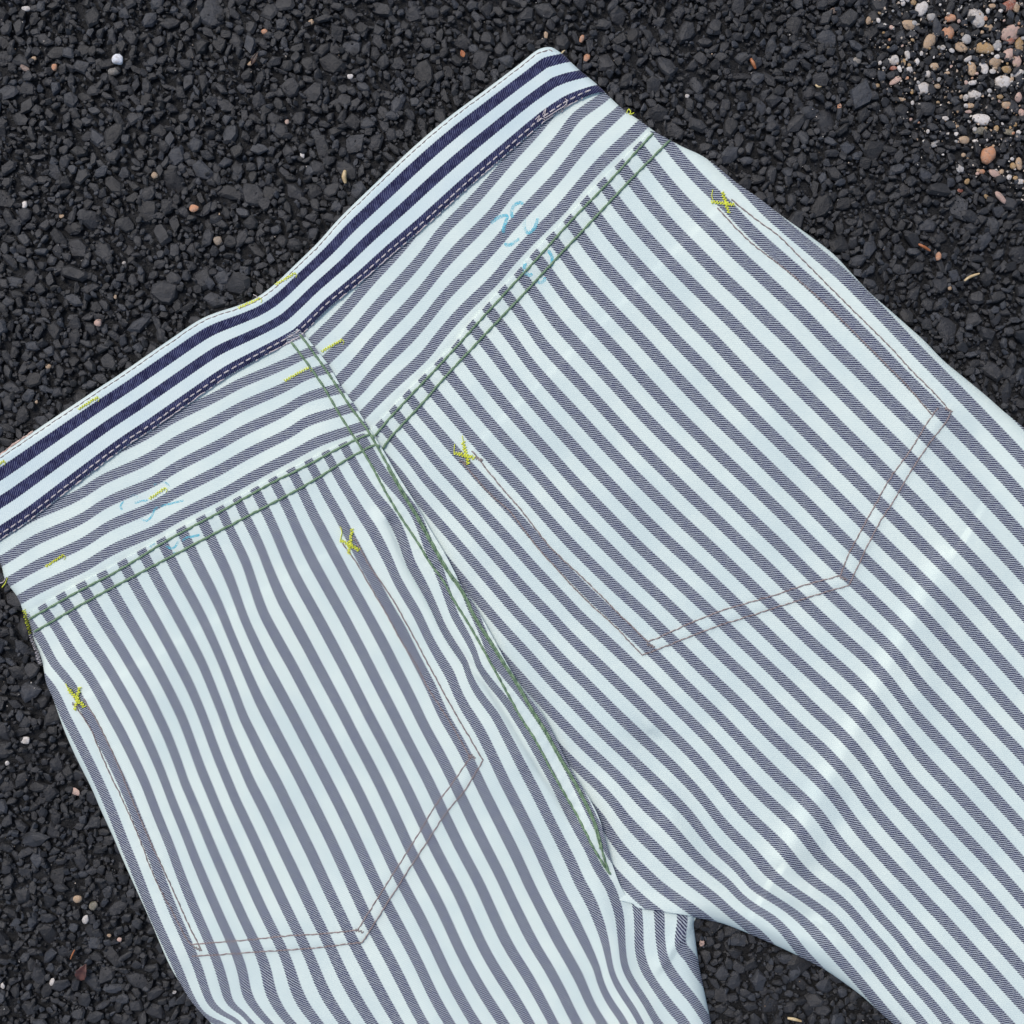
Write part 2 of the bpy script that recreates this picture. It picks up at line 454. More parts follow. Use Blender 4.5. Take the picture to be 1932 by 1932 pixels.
YL = {100: (0, [1522, 1598, 1675, 1746]), 260: (0, [1446, 1521, 1595, 1668]), 300: (0, [1419, 1493, 1567, 1642]),
      460: (-1, [1266, 1342, 1419, 1491, 1566]), 500: (-1, [1241, 1316, 1392, 1467, 1541]), 660: (-1, [1160, 1231, 1307, 1382, 1458]),
      700: (-1, [1137, 1208, 1283, 1358, 1435]), 860: (-1, [1066, 1133.6, 1202, 1276, 1347]), 900: (-1, [1046, 1110, 1177, 1248, 1325]),
      970: (0, [1088, 1156, 1225, 1292]), 1040: (1, [1140, 1204, 1269]), 20: (1, [1648, 1722])}
ZR = {928: (0, [1005]), 967: (1, [1059]), 1002.6: (2, [1123]), 1036: (3, [1177]), 1060: (0, [869, 968, 1062.6, 1155]), 1100: (0, [822, 919, 1013, 1107.7, 1196]),
      1260: (1, [745, 843.6, 942.6, 1045]), 1300: (1, [690, 792, 891, 992]), 1460: (1, [524, 627, 727, 828.5]), 1500: (1, [476, 575, 679, 780]),
      1660: (2, [402.6, 507.7, 615]), 1700: (2, [347, 457, 566]), 1777: (2, [293]), 1828: (3, [329]), 1860: (4, [405.6])}


def tps(rows, extra=(), cols=None, lam=2e-5):
    X, U = [], []
    for y, k0, xs in rows:
        for i, x in enumerate(xs): X.append((x / Q, y / Q)); U.append(k0 + i)
    if cols:
        for x, (k0, ys) in cols.items():
            for i, y in enumerate(ys): X.append((x / Q, y / Q)); U.append(k0 + i)
    for k, x, y in extra: X.append((x / Q, y / Q)); U.append(k)
    X = np.array(X) / 1000.0; U = np.array(U, float)

    def ker(a, b):
        r2 = ((a[:, None, :] - b[None, :, :]) ** 2).sum(2)
        return 0.5 * r2 * np.log(r2 + 1e-12)
    n = len(X)
    A = np.zeros((n + 3, n + 3))
    A[:n, :n] = ker(X, X) + lam * np.eye(n)
    A[:n, n] = A[n, :n] = 1
    A[:n, n + 1:] = X; A[n + 1:, :n] = X.T
    w = np.linalg.solve(A, np.concatenate((U, [0, 0, 0])))

    def f(p):
        p = np.asarray(p, float) / 1000.0
        out = np.empty(len(p))
        for s in range(0, len(p), 8000):
            b = p[s:s + 8000]
            out[s:s + 8000] = ker(b, X) @ w[:n] + w[n] + b @ w[n + 1:]
        return out
    return f


fR, fL = tps(R_rows), tps(L_rows, L_extra)
fYL, fYR = tps([], cols=YL, lam=2e-4), tps([], cols=ZR, lam=2e-4)


def f_wb(p):
    """stripe number across the waistband from its two edges"""
    top = np.vstack((wb_top_s, [(1064, 83), (1115, 83), (1200, 70)]))
    a, sa, _ = seg_dist(p, top); b, sb, _ = seg_dist(p, wb_low_s)
    a = np.where(sa > 0, a, -a)
    t = a / (a + b + 1e-6)
    # three navy stripes: centres of the dark bands -> whole numbers
    return np.interp(t, [-0.2, 0.0, 0.245, 0.562, 0.915, 1.2], [-1.25, -0.62, 0.0, 1.0, 2.0, 2.85])


# ------------------------------------------------------------------ height of the cloth (metres)
MM = 0.001
crease = [(738, 985), (752, 1020), (770, 1063), (810, 1130), (846, 1196), (881, 1249), (921, 1293), (955, 1345), (1000, 1420), (1040, 1480), (1085, 1550)]
# polyline, height mm, width on its left / right side of travel
folds_R = [
    ([(1790, 1060), (1757, 1115), (1715, 1195), (1650, 1320), (1590, 1440), (1551, 1501), (1518, 1565), (1485, 1618)], 3.4, 90, 24, ),
    ([(1700, 1290), (1645, 1400), (1600, 1500), (1570, 1570), (1545, 1640)], -1.6, 30, 45),
    ([(1240, 1400), (1288, 1470), (1340, 1570), (1390, 1650), (1430, 1690), (1475, 1712), (1520, 1735)], -3.4, 22, 40),
    ([(1260, 1560), (1310, 1640), (1370, 1710), (1440, 1745), (1500, 1770)], 2.2, 30, 24),
    ([(1535, 1650), (1610, 1730), (1680, 1830), (1760, 1960), (1800, 2040)], -2.6, 45, 38),
    ([(1500, 1700), (1580, 1790), (1660, 1880), (1740, 1970)], 1.6, 28, 28),
    ([(1830, 830), (1860, 900), (1880, 980), (1935, 1080)], -1.5, 40, 40),
    ([(900, 960), (980, 1120), (1060, 1300), (1130, 1450)], -1.2, 30, 60),
]
folds_L = [
    (crease, -2.6, 9, 7), ([(715, 985), (760, 1085), (830, 1200), (900, 1310), (985, 1440)], 1.3, 26, 15),
    ([(1105, 1560), (1130, 1640), (1150, 1740), (1165, 1830), (1200, 1950)], 2.2, 60, 26),
    ([(1150, 1640), (1180, 1720), (1200, 1790), (1225, 1860), (1280, 1960)], -2.4, 30, 26),
    ([(350, 1850), (400, 1890), (470, 1935), (560, 1990)], -2.6, 40, 30),
    ([(690, 1790), (800, 1660), (900, 1540)], -0.6, 40, 40),
    ([(95, 1230), (120, 1270), (140, 1310)], -0.8, 20, 20),
    ([(1306, 1736), (1297, 1756), (1284, 1776), (1272, 1790), (1262, 1806), (1252, 1824)], 1.6, 4, 16),
]
folds_W = [([(470, 545), (510, 590), (560, 650)], -1.3, 40, 30), ([(560, 480), (600, 560)], 0.8, 40, 40)]
ph = rng.uniform(0, 6.28, 24); kd = rng.uniform(0, 6.28, 24); kl = rng.uniform(70, 260, 24)


def base_h(p):
    dmin = np.full(len(p), 1e9)
    for o in outline_open:
        dmin = np.minimum(dmin, seg_dist(p, o)[0])
    dw = seg_dist(p, wb_low_s)[0] * np.where(inside(p, WB_POLY), -1, 1)
    body = smooth01((dw + 100) / 500)
    H0 = (4.0 + 5.0 * body) * MM
    R = 9 + 26 * body
    x = np.clip(dmin / R, 0, 1)
    z = 1.3 * MM + H0 * np.sqrt(np.clip(1 - (1 - x) ** 2, 0, 1))
    z += (1 - np.exp(-dmin / 200)) * 1.6 * MM * body
    soft = np.clip(dmin / 60, 0, 1)
    und = np.zeros(len(p))
    for i in range(24):
        und += np.sin((p[:, 0] * math.cos(kd[i]) + p[:, 1] * math.sin(kd[i])) * 2 * math.pi / kl[i] + ph[i]) * kl[i] / 260
    z += und * 0.085 * MM * soft * (0.4 + 0.6 * body)
    return z


def add_folds(p, z, folds, edge_soft=True):
    for pl, amp, wl, wr in folds:
        dd, sd, _ = seg_dist(p, spline(pl, 6))
        w = np.where(sd > 0, wr, wl)
        z = z + amp * MM * np.exp(-(dd / w) ** 2)
    return z


def pucker(p, lines, amp=0.2, lam=17.0, width=9.0):
    z = np.zeros(len(p))
    for l in lines:
        dd, sd, ar = seg_dist(p, G[l])
        z += -0.22 * MM * np.exp(-(dd / 3.0) ** 2) + amp * MM * np.sin(ar * 2 * math.pi / lam + 3 * np.sin(ar / 60.0)) * np.exp(-(dd / width) ** 2)
    return z


G = {k: spline(v, 3) for k, v in green.items()}
PK = {k: spline(v, 3) for k, v in pocket.items()}
WB_POLY = np.vstack((wb_top_s, wb_end_s[1:], wb_low_s[::-1][1:]))


def pk_dent(p, keys):
    z = np.zeros(len(p))
    for kk in keys:
        dd, sd, ar = seg_dist(p, PK[kk])
        z += -0.20 * MM * np.exp(-(dd / 4.0) ** 2) + 0.10 * MM * np.sin(ar * 2 * math.pi / 22) * np.exp(-(dd / 10) ** 2)
    return z


def inpocket(p, poly):
    dd = seg_dist(p, np.vstack((poly, poly[:1])))[0] * np.where(inside(p, poly), 1, -1)
    return 0.7 * MM * smooth01((dd + 6) / 12)


POCK_R = np.array([(877, 860), (1010, 1028), (1212, 1236), (1400, 1166), (1602, 1104), (1685, 947), (1795, 776), (1621, 597), (1471, 447), (1370, 378)])
POCK_L = np.array([(150, 1320), (234, 1515), (305, 1683), (364, 1804), (549, 1792), (684, 1778), (804, 1591), (911, 1435), (806, 1249), (665, 1018)])


def zR(p):
    z = add_folds(p, base_h(p), folds_R)
    dd, _, _ = seg_dist(p, step_r_s)
    z += 1.1 * MM * (1 - smooth01(dd / 46))
    z += pucker(p, ('yoke_r1', 'yoke_r2'), 0.3) + inpocket(p, POCK_R) + pk_dent(p, [k for k in PK if k[0] == 'r'])
    dc, _, _ = seg_dist(p, crotch_s)
    z += 1.6 * MM * (1 - smooth01(dc / 40))
    df, sf, _ = seg_dist(p, flap_s)
    z -= 0.9 * MM * np.exp(-(df / 24) ** 2)
    return z


def zL(p):
    z = add_folds(p, base_h(p), folds_L)
    dd, _, _ = seg_dist(p, step_l_s)
    z += 1.1 * MM * (1 - smooth01(dd / 46))
    df, sf, ar = seg_dist(p, flap_s)
    z += (1.5 + 0.5 * smooth01((ar - 300) / 300)) * MM * (1 - smooth01((df - 26) / 26)) * (1 - 0.9 * smooth01((p[:, 1] - 1640) / 70))
    z += pucker(p, ('yoke_l1', 'yoke_l2')) + pucker(p, ('seam_a', 'seam_b'), 0.3, 20) + inpocket(p, POCK_L) + pk_dent(p, [k for k in PK if k[0] == 'l'])
    dc, _, _ = seg_dist(p, crotch_s)
    z -= 0.8 * MM * np.exp(-(dc / 14) ** 2)
    return z


def zYL(p):
    df, _, _ = seg_dist(p, flap_s)
    return base_h(p) + 1.4 * MM * (1 - smooth01((df - 24) / 24)) + pucker(p, ('seam_a', 'seam_b')) - 0.5 * MM * np.exp(-(seg_dist(p, step_l_s)[0] / 7) ** 2)


def zYR(p):
    return base_h(p) - 0.5 * MM * np.exp(-(seg_dist(p, step_r_s)[0] / 7) ** 2) - 0.4 * MM * np.exp(-(seg_dist(p, flap_s)[0] / 7) ** 2)


def zW(p):
    z = add_folds(p, base_h(p), folds_W) + 1.9 * MM
    db, _, _ = seg_dist(p, wb_low_s)
    z += 0.3 * MM * np.exp(-((db - 10) / 6) ** 2) - 0.7 * MM * np.exp(-(db / 3) ** 2)
    top = np.vstack((wb_top_s, wb_end_s[1:]))
    da, _, ar = seg_dist(p, top)
    z -= 1.6 * MM * np.exp(-(da / 4) ** 2)
    return z


# ------------------------------------------------------------------ cloth panels
def panel(name, poly, zf, uf, direction, mat, parent, grid=6.5, hem=None, label=None):
    """poly: closed outline; hem: depth (metres) of the turned-down border; direction: unit vector along the stripes"""
    poly = np.asarray(poly, float)
    bd = resample(np.vstack((poly, poly[:1])), 4.0)[:-1]
    # orientation: make insets point inwards
    area = 0.5 * np.sum(poly[:, 0] * np.roll(poly[:, 1], -1) - np.roll(poly[:, 0], -1) * poly[:, 1])
    sgn = 1 if area > 0 else -1
    closed = np.vstack((bd, bd[:1]))
    pts = [bd]
    for ins in (1.5, 3.5, 6.5, 10.5):
        r = shift(np.vstack((bd[-1:], bd, bd[:1])), sgn * ins)[1:-1][::1 if ins < 4 else 2]
        dd = seg_dist(r, closed)[0]
        pts.append(r[(dd > ins * 0.8) & inside(r, poly)])
    lo, hi = poly.min(0), poly.max(0)
    gx, gy = np.meshgrid(np.arange(lo[0], hi[0], grid), np.arange(lo[1], hi[1], grid * 0.87))
    gx = gx + (np.arange(gx.shape[0]) % 2)[:, None] * grid * 0.5
    g = np.column_stack((gx.ravel(), gy.ravel()))
    g = g[inside(g, poly)]
    g = g[seg_dist(g, closed)[0] > 13.0]
    pts.append(g)
    P = np.vstack(pts)
    nb = len(bd)
    co, _, fc, *_ = delaunay_2d_cdt([Vector(p) for p in P], [(i, (i + 1) % nb) for i in range(nb)], [], 1, 1e-4)
    P2 = np.array([tuple(c) for c in co])
    F = np.array([f if sgn < 0 else f for f in fc], dtype=np.int32)
    # face up: y is flipped in the world
    a, b, c = P2[F[:, 0]], P2[F[:, 1]], P2[F[:, 2]]
    cr = (b[:, 0] - a[:, 0]) * (c[:, 1] - a[:, 1]) - (b[:, 1] - a[:, 1]) * (c[:, 0] - a[:, 0])
    F[cr > 0] = F[cr > 0][:, ::-1]
    cen = P2[F].mean(1)
    F = F[inside(cen, poly)]
    z = zf(P2)
    u = uf(P2)
    v = (P2 @ np.asarray(direction)) / 42.5
    # turned-down border
    e = {}
    for f in F:
        for i in range(3):
            k = (f[i], f[(i + 1) % 3])
            e[k] = e.get(k, 0) + 1
    bedges = [k for k in e if (k[1], k[0]) not in e]
    bv = sorted({i for k in bedges for i in k})
    idx = {i: len(P2) + j for j, i in enumerate(bv)}
    nrm = {i: np.zeros(2) for i in bv}
    for i, j in bedges:
        t = P2[j] - P2[i]; n = np.array((-t[1], t[0])) / (np.hypot(*t) + 1e-9)
        nrm[i] += n; nrm[j] += n
    ext = np.array([P2[i] + 1.6 * (nrm[i] / (np.hypot(*nrm[i]) + 1e-9)) for i in bv])
    inn = inside(ext, poly)
    ext = np.array([e1 if ok else 2 * P2[i] - e1 for e1, ok, i in zip(ext, inn, bv)])
    zb = np.array([max(z[i] - (hem if hem else 0.0011), -0.001) for i in bv])
    P3 = np.vstack((P2, ext)); z3 = np.concatenate((z, zb))
    u3 = np.concatenate((u, u[bv])); v3 = np.concatenate((v, v[bv]))
    F3 = list(map(tuple, F))
    for i, j in bedges:
        F3.append((j, i, idx[i])); F3.append((j, idx[i], idx[j]))
    me = mesh_np(name, to_world(P3, z3), np.array(F3, dtype=np.int32), True)
    at = me.attributes.new('weave', 'FLOAT_VECTOR', 'POINT')
    at.data.foreach_set('vector', np.column_stack((u3, v3, np.zeros(len(u3)))).astype(np.float32).ravel())
    o = link(name, me, mat, parent)
    if label: o['label'] = label
    return o


jeans = bpy.data.objects.new('trousers', None)
jeans.empty_display_size = 0.05
jeans.location = (0, 0, 0)
col.objects.link(jeans)
tag(jeans, 'inside-out striped denim trousers lying back side up on dark asphalt, with yellow tacks', 'trousers')


def cut(poly, a, b):
    """points of a polyline between the places nearest to a and b"""
    i = np.argmin(((poly - a) ** 2).sum(1)); j = np.argmin(((poly - b) ** 2).sum(1))
    return poly[i:j + 1] if i <= j else poly[j:i + 1][::-1]


un = lambda x, y: np.array((x, y)) / math.hypot(x, y)
A_ = np.array
under_flap = shift(flap_s, 20)          # travel downwards: right side is the wearer's left; see sign below
if inside(under_flap[100:101], np.vstack((flap_s, [(300, 1705), (300, 627)])))[0] == False:
    under_flap = shift(flap_s, -20)
# right leg
polyR = np.vstack((cut(side_r_s, A_((1237, 249)), A_((2130, 970))), [(2130, 2090)], gap_r_s[::-1], crotch_s[::-1][1:],
                   cut(under_flap, A_((1175, 1700)), A_((690, 825)))[2:], step_r_s[::-1][2:-1]))
# left leg
polyL = np.vstack((step_l_s, cut(flap_s, A_((711, 831)), A_((1194, 1705))), [(1215, 1702), (1260, 1708), (1322, 1716)], gap_l_s[2:],
                   [(500, 2090)], cut(side_l_s, A_((500, 2090)), A_((54, 1172)))))
wl_in = shift(wb_low_s, -14)
if not inside(wl_in[60:61], WB_POLY)[0]: wl_in = shift(wb_low_s, 14)
st_r = shift(step_r_s, 20); st_l = shift(step_l_s, 20)
if inside(st_r[40:41], polyR)[0] == False: st_r = shift(step_r_s, -20)
if inside(st_l[40:41], polyL)[0] == False: st_l = shift(step_l_s, -20)
polyYR = np.vstack((cut(wl_in, A_((545, 640)), A_((1128, 168))), cut(side_r_s, A_((1145, 178)), A_((1262, 263))), st_r[4:], cut(under_flap, A_((700, 840)), A_((555, 640)))[2:-2]))
polyYL = np.vstack((cut(side_l_s, A_((64, 1206)), A_((-60, 985))), cut(wl_in, A_((-60, 1050)), A_((562, 622))), cut(flap_s, A_((571, 627)), A_((706, 823))), st_l[::-1][2:-2]))

EDGE = 0.0022
panel('yoke', polyYR, zYR, fYR, un(1, -1), M_IN, jeans, label='right yoke panel with blue pen marks')
panel('yoke', polyYL, zYL, fYL, un(1, -0.47), M_IN, jeans, label='left yoke panel with three yellow bar tacks')
panel('leg', polyR, zR, fR, un(0.97, 1), M_IN, jeans, label='right leg with soft folds near the crotch')
panel('leg', polyL, zL, fL, un(0.48, 1), M_IN, jeans, label='left leg lapped over the centre seam')
panel('waistband', WB_POLY, zW, f_wb, un(1, -0.82), M_OUT, jeans, grid=5)


# ------------------------------------------------------------------ threads
def zbest(p):
    """height of the top cloth layer at p"""
    z = zYR(p)
    for poly, f in ((polyYR, zYR), (polyYL, zYL), (polyR, zR), (polyL, zL), (WB_POLY, zW)):
        m = inside(p, poly)
        if m.any():
            zz = f(p[m])
            z[m] = np.maximum(z[m], zz) if poly is not polyYR else zz
    return z


def tube(path, rad, sides=6):
    """vertices and faces of a tube along an (n,3) path with a radius per point"""
    path = np.asarray(path); n = len(path)
    t = np.gradient(path, axis=0); t /= np.linalg.norm(t, axis=1)[:, None] + 1e-12
    up = np.array((0, 0, 1.0))
    s = np.cross(t, up); ln = np.linalg.norm(s, axis=1)
    s[ln < 1e-6] = (1, 0, 0); s /= np.linalg.norm(s, axis=1)[:, None]
    w = np.cross(s, t)
    rad = np.broadcast_to(np.asarray(rad, float), (n,))
    V = []
    for i in range(sides):
        a = 2 * math.pi * i / sides
        V.append(path + rad[:, None] * (math.cos(a) * s + math.sin(a) * w))
    V = np.stack(V, 1).reshape(-1, 3)
    i = np.arange(n - 1)[:, None] * sides; j = np.arange(sides)[None, :]; j2 = (j + 1) % sides
    F = np.stack((i + j, i + sides + j, i + sides + j2, i + j2), -1).reshape(-1, 4)
    return V, F


def join(parts):
    V, F, o = [], [], 0
    for v, f in parts:
        V.append(v); F.append(f + o); o += len(v)
    return np.vstack(V), np.vstack(F)


def stitch(poly, rad, lam, gap=0.0, dip=0.7, lift=0.35, step=1.5, zf=zbest, wob=0.35):
    """a row of stitches of length lam; gap = share of each stitch that runs below the cloth"""
    P = resample(np.asarray(poly, float), step)
    s = np.arange(len(P)) * step
    jig = wob * np.interp(s, np.arange(0, s[-1] + 12, 6), rng.normal(0, 1, len(np.arange(0, s[-1] + 12, 6))))
    P = P + np.column_stack((jig, jig[::-1])) * 0.7
    ph = (s / lam + 0.06 * np.sin(s / 37.0)) % 1.0
    arch = np.sin(math.pi * np.clip((ph - gap / 2) / (1 - gap), 0, 1))
    z = zf(P)
    r = rad * S
    h = z + r * (lift - dip + (dip + 0.25) * arch ** 0.5)
    h = np.where((ph < gap / 2) | (ph > 1 - gap / 2), z - 2.0 * r, h)
    return tube(to_world(P, h), r * (0.72 + 0.28 * arch ** 0.4) * (1 + 0.10 * np.sin(s * 1.7)))


def row(name, parts, mat, label=None, parent=None):
    V, F = join(parts)
    o = link(name, mesh_np(name, V, F, True), mat, parent or jeans)
    if label: o['label'] = label
    return o


for k, pl in G.items():
    lam = 21
    row('topstitch', [stitch(pl, 2.3, lam, dip=0.75, lift=0.55)], M_GREEN)
    if k == 'seam_b':      # the second row of the seam is doubled below the yoke
        row('topstitch', [stitch(cut(shift(pl, 3.2), A_((730, 880)), A_((1135, 1600))), 1.5, lam, dip=0.75, lift=0.4)], M_GREEN)
for k, pl in PK.items():
    row('pocket_stitch', [stitch(pl, 1.35, 15, gap=0.0, dip=1.0, lift=0.35, wob=0.6)], M_BROWN)
# waistband rows
lowrow = shift(wb_low_s, -9)
if not inside(lowrow[60:61], WB_POLY)[0]: lowrow = shift(wb_low_s, 9)
row('topstitch', [stitch(lowrow[2:-6], 1.5, 15.5, gap=0.34, dip=0.5, lift=0.5)], M_PALE, 'pale dashed stitching along the lower waistband')
toprow = np.vstack((shift(wb_top_s, 6)[:-4], shift(wb_end_s, 6)[2:7]))
if not inside(toprow[60:61], WB_POLY)[0]: toprow = np.vstack((shift(wb_top_s, -6)[:-4], shift(wb_end_s, -6)[2:7]))
row('topstitch', [stitch(toprow, 1.1, 13, gap=0.1, dip=1.0, lift=0.1)], M_BROWN)
row('raw_edge', [stitch(cut(wb_low_s, A_((-60, 1060)), A_((1100, 186))), 1.5, 40, dip=0.5, lift=-0.3, wob=1.0)], M_PALE, 'frayed lower edge of the waistband')
row('raw_edge', [stitch(cut(shift(wb_top_s, -0.5), A_((-60, 893)), A_((62, 812))), 2.2, 30, dip=0.3, lift=-0.6, wob=1.2)], M_PINK, 'pinkish frayed edge at the left end of the waistband')


def zigzag(p0, p1, width, lam, rad, jit=1.0):
    p0, p1 = A_(p0, float), A_(p1, float)
    L = np.hypot(*(p1 - p0)); t = (p1 - p0) / L; n = A_((-t[1], t[0]))
    m = max(4, int(L / lam * 2))
    pts = []
    for i in range(m + 1):
        s = L * i / m + rng.normal(0, 0.35) * jit
        w = width * (0.5 if i % 2 else -0.5) * rng.uniform(0.65, 1.2)
        pts.append(p0 + t * s + n * w)
    P = spline(pts, 0.9)
    z = zbest(P) + rad * S * (0.7 + 0.7 * np.abs(np.sin(np.arange(len(P)) * 0.9)))
    return tube(to_world(P, z), rad * S * (0.9 + 0.2 * np.sin(np.arange(len(P)) * 2.1)), 5)


def wisp(pts, rad, h=2.0):
    P = spline(pts, 1.2)
    m = inside(P, outline)
    z = np.where(m, zbest(P), 0.0015) + rad * S * (1 + h * np.sin(np.linspace(0, math.pi, len(P))))
    return tube(to_world(P, z), np.full(len(P), rad * S), 5)


# yellow X tacks at the pocket corners
row('tack', [zigzag((1342, 381), (1386, 386), 6, 5, 1.15), zigzag((1363, 362), (1375, 402), 6, 5, 1.15), wisp([(1345, 378), (1343, 368), (1345, 358)], .8)], M_YELLOW, 'yellow cross tack at the outer corner of the right pocket')
row('tack', [zigzag((856, 854), (895, 864), 7, 5, 1.15), zigzag((874, 834), (884, 876), 7, 5, 1.15), wisp([(874, 836), (873, 828), (872, 822)], .8), wisp([(857, 852), (857, 844), (858, 838)], .8)], M_YELLOW, 'yellow cross tack at the inner corner of the right pocket')
row('tack', [zigzag((664, 998), (658, 1045), 6, 5, 1.15), zigzag((641, 1018), (678, 1038), 7, 5, 1.15), wisp([(643, 1014), (645, 1004), (642, 994)], .9)], M_YELLOW, 'yellow cross tack at the inner corner of the left pocket')
row('tack', [zigzag((150, 1296), (140, 1340), 6, 5, 1.15), zigzag((128, 1300), (160, 1334), 7, 5, 1.15), wisp([(131, 1305), (127, 1297), (124, 1290)], .9)], M_YELLOW, 'yellow cross tack at the outer corner of the left pocket')
# bar tacks
for a, b, lab in (((520, 537), (557, 515), 'yellow bar tack on the waistband dip'), ((450, 581), (491, 562), 'yellow bar tack left of the waistband dip'),
                  ((148, 772), (184, 749), 'yellow bar tack on the left waistband'), ((-8, 880), (7, 869), 'yellow bar tack at the left end of the waistband'),
                  ((607, 663), (646, 641), 'yellow bar tack on the right yoke'), ((537, 718), (585, 692), 'yellow bar tack on the left yoke beside the seam'),
                  ((282, 941), (312, 920), 'yellow bar tack over the blue pen mark'), ((86, 1069), (120, 1047), 'yellow bar tack on the outer left yoke')):
    row('tack', [zigzag(a, b, 5, 4.6, 0.95), wisp([b, (b[0] + 3, b[1] + 4), (b[0] + 1, b[1] + 9)], .6)], M_YELLOW, lab)
row('tack', [wisp([(1182, 214), (1186, 206), (1190, 211), (1188, 216), (1196, 213)], 1.0)], M_YELLOW, 'yellow thread end at the right side edge')
row('loose_thread', [wisp([(14, 1090), (10, 1100), (4, 1108)], 1.0)], M_YELLOW, 'yellow thread end at the left side')
row('loose_thread', [wisp([(12, 1089), (6, 1098), (-4, 1100), (-12, 1094)], 0.9)], M_PALE, 'grey thread loop at the left side')
row('loose_thread', [wisp([(1024, 216), (1030, 205), (1027, 222), (1036, 218), (1052, 208), (1066, 199), (1070, 190), (1066, 186)], 0.9),
                     wisp([(1010, 226), (1018, 218), (1014, 230), (1022, 224), (1028, 226)], 0.8),
                     wisp([(1054, 214), (1062, 206), (1060, 212), (1070, 196)], 0.8)], M_PALE, 'tangle of grey thread ends on the waistband')
row('loose_thread', [wisp([(487, 565), (484, 559), (478, 556)], .8)], M_PALE, 'grey thread ends on the waistband edge')
# overlocked side seam peeping out below the left yoke
ov = spline([(45, 1150), (52, 1176), (60, 1206), (70, 1232), (79, 1262)], 2)
zz_ = [zigzag(ov[i], ov[i + 6], 7, 4, 0.8) for i in range(0, len(ov) - 7, 6)]
row('overlock', zz_[:4], M_YELLOW, 'yellow overlock stitches on the left side seam')
row('overlock', zz_[3:], M_PALE, 'pale overlock stitches on the left side seam')
# brown reinforcing blobs at pocket ends
for c in ((874, 872), (904, 866), (1228, 1218), (1592, 1092), (1790, 774), (678, 1757), (372, 1790), (890, 1428), (143, 1330)):
    row('pocket_stitch', [zigzag((c[0] - 7, c[1] - 3), (c[0] + 7, c[1] + 3), 5, 5, 0.9)], M_BROWN)


# blue washable pen: thin ink ribbons lying in the weave
def ink_mat():
    k = NT('blue_pen_ink')
    k.put(k.b.inputs['Base Color'], (0.13, 0.56, 0.70, 1))
    k.b.inputs['Roughness'].default_value = 0.9
    n = k.noise(1300, 3, 0.7, k.coord())
    n2 = k.noise(120, 2, 0.5, k.coord())
    k.put(k.b.inputs['Alpha'], k.math('MULTIPLY', k.step(n, 0.30, 0.62), k.math('MULTIPLY', k.step(n2, 0.28, 0.62), 0.8)))
    return k.m


M_INK = ink_mat()


def ink(strokes, lab, wid=3.2):
    parts = []
    for st in strokes:
        P = spline(st, 2.0)
        w = np.full(len(P), wid); w[0] = w[-1] = wid * 0.5
        a, b = shift(P, 1), shift(P, -1)
        rows = [P + (a - P) * (w * k)[:, None] for k in (-1, 0, 1)]
        Z = [zbest(r) + 0.12 * MM for r in rows]
        V = np.stack([to_world(r, z) for r, z in zip(rows, Z)], 1).reshape(-1, 3)
        i = np.arange(len(P) - 1)[:, None] * 3; j = np.arange(2)[None, :]
        parts.append((V, np.stack((i + j, i + j + 1, i + 3 + j + 1, i + 3 + j), -1).reshape(-1, 4)))
    row('pen_mark', parts, M_INK, lab)


ink([[(926, 421), (934, 415), (943, 409), (956, 407), (955, 416), (951, 428), (949, 440)],
     [(967, 411), (965, 402), (967, 393), (972, 386), (981, 382), (987, 385)],
     [(990, 413), (989, 427), (993, 437), (998, 439), (1007, 432), (1012, 421), (1015, 411)],
     [(952, 459), (956, 462), (962, 462), (969, 458), (980, 450)]], 'blue pen marks like the number 32 on the right yoke')
ink([[(1034, 472), (1039, 480), (1042, 490), (1040, 502)], [(992, 496), (989, 504), (991, 514), (998, 519), (1005, 517)],
     [(1012, 530), (1018, 533), (1026, 530), (1028, 523)]], 'blue pen marks across the right yoke seam')
T4 = lambda pts: [(x / 3.0, 644 + y / 3.0) for x, y in pts]
ink([T4([(692, 955), (682, 932), (700, 905)]), T4([(735, 885), (755, 870), (775, 885), (762, 915), (795, 905), (835, 900)]),
     T4([(870, 812), (900, 802), (935, 800), (955, 818), (950, 845), (925, 872)]), T4([(798, 1003), (825, 1016), (850, 1000), (868, 970), (880, 945), (930, 928), (1040, 900)])],
    'faint blue pen marks like the number 32 on the left yoke', 1.9)
ink([T4([(850, 1168), (858, 1152), (880, 1145)]), T4([(940, 1160), (975, 1172), (1000, 1150), (1015, 1105)]), T4([(1030, 1130), (1060, 1110), (1090, 1105), (1130, 1095)]),
     T4([(980, 1195), (1000, 1205)])], 'faint blue pen marks across the left yoke seam', 2.2)


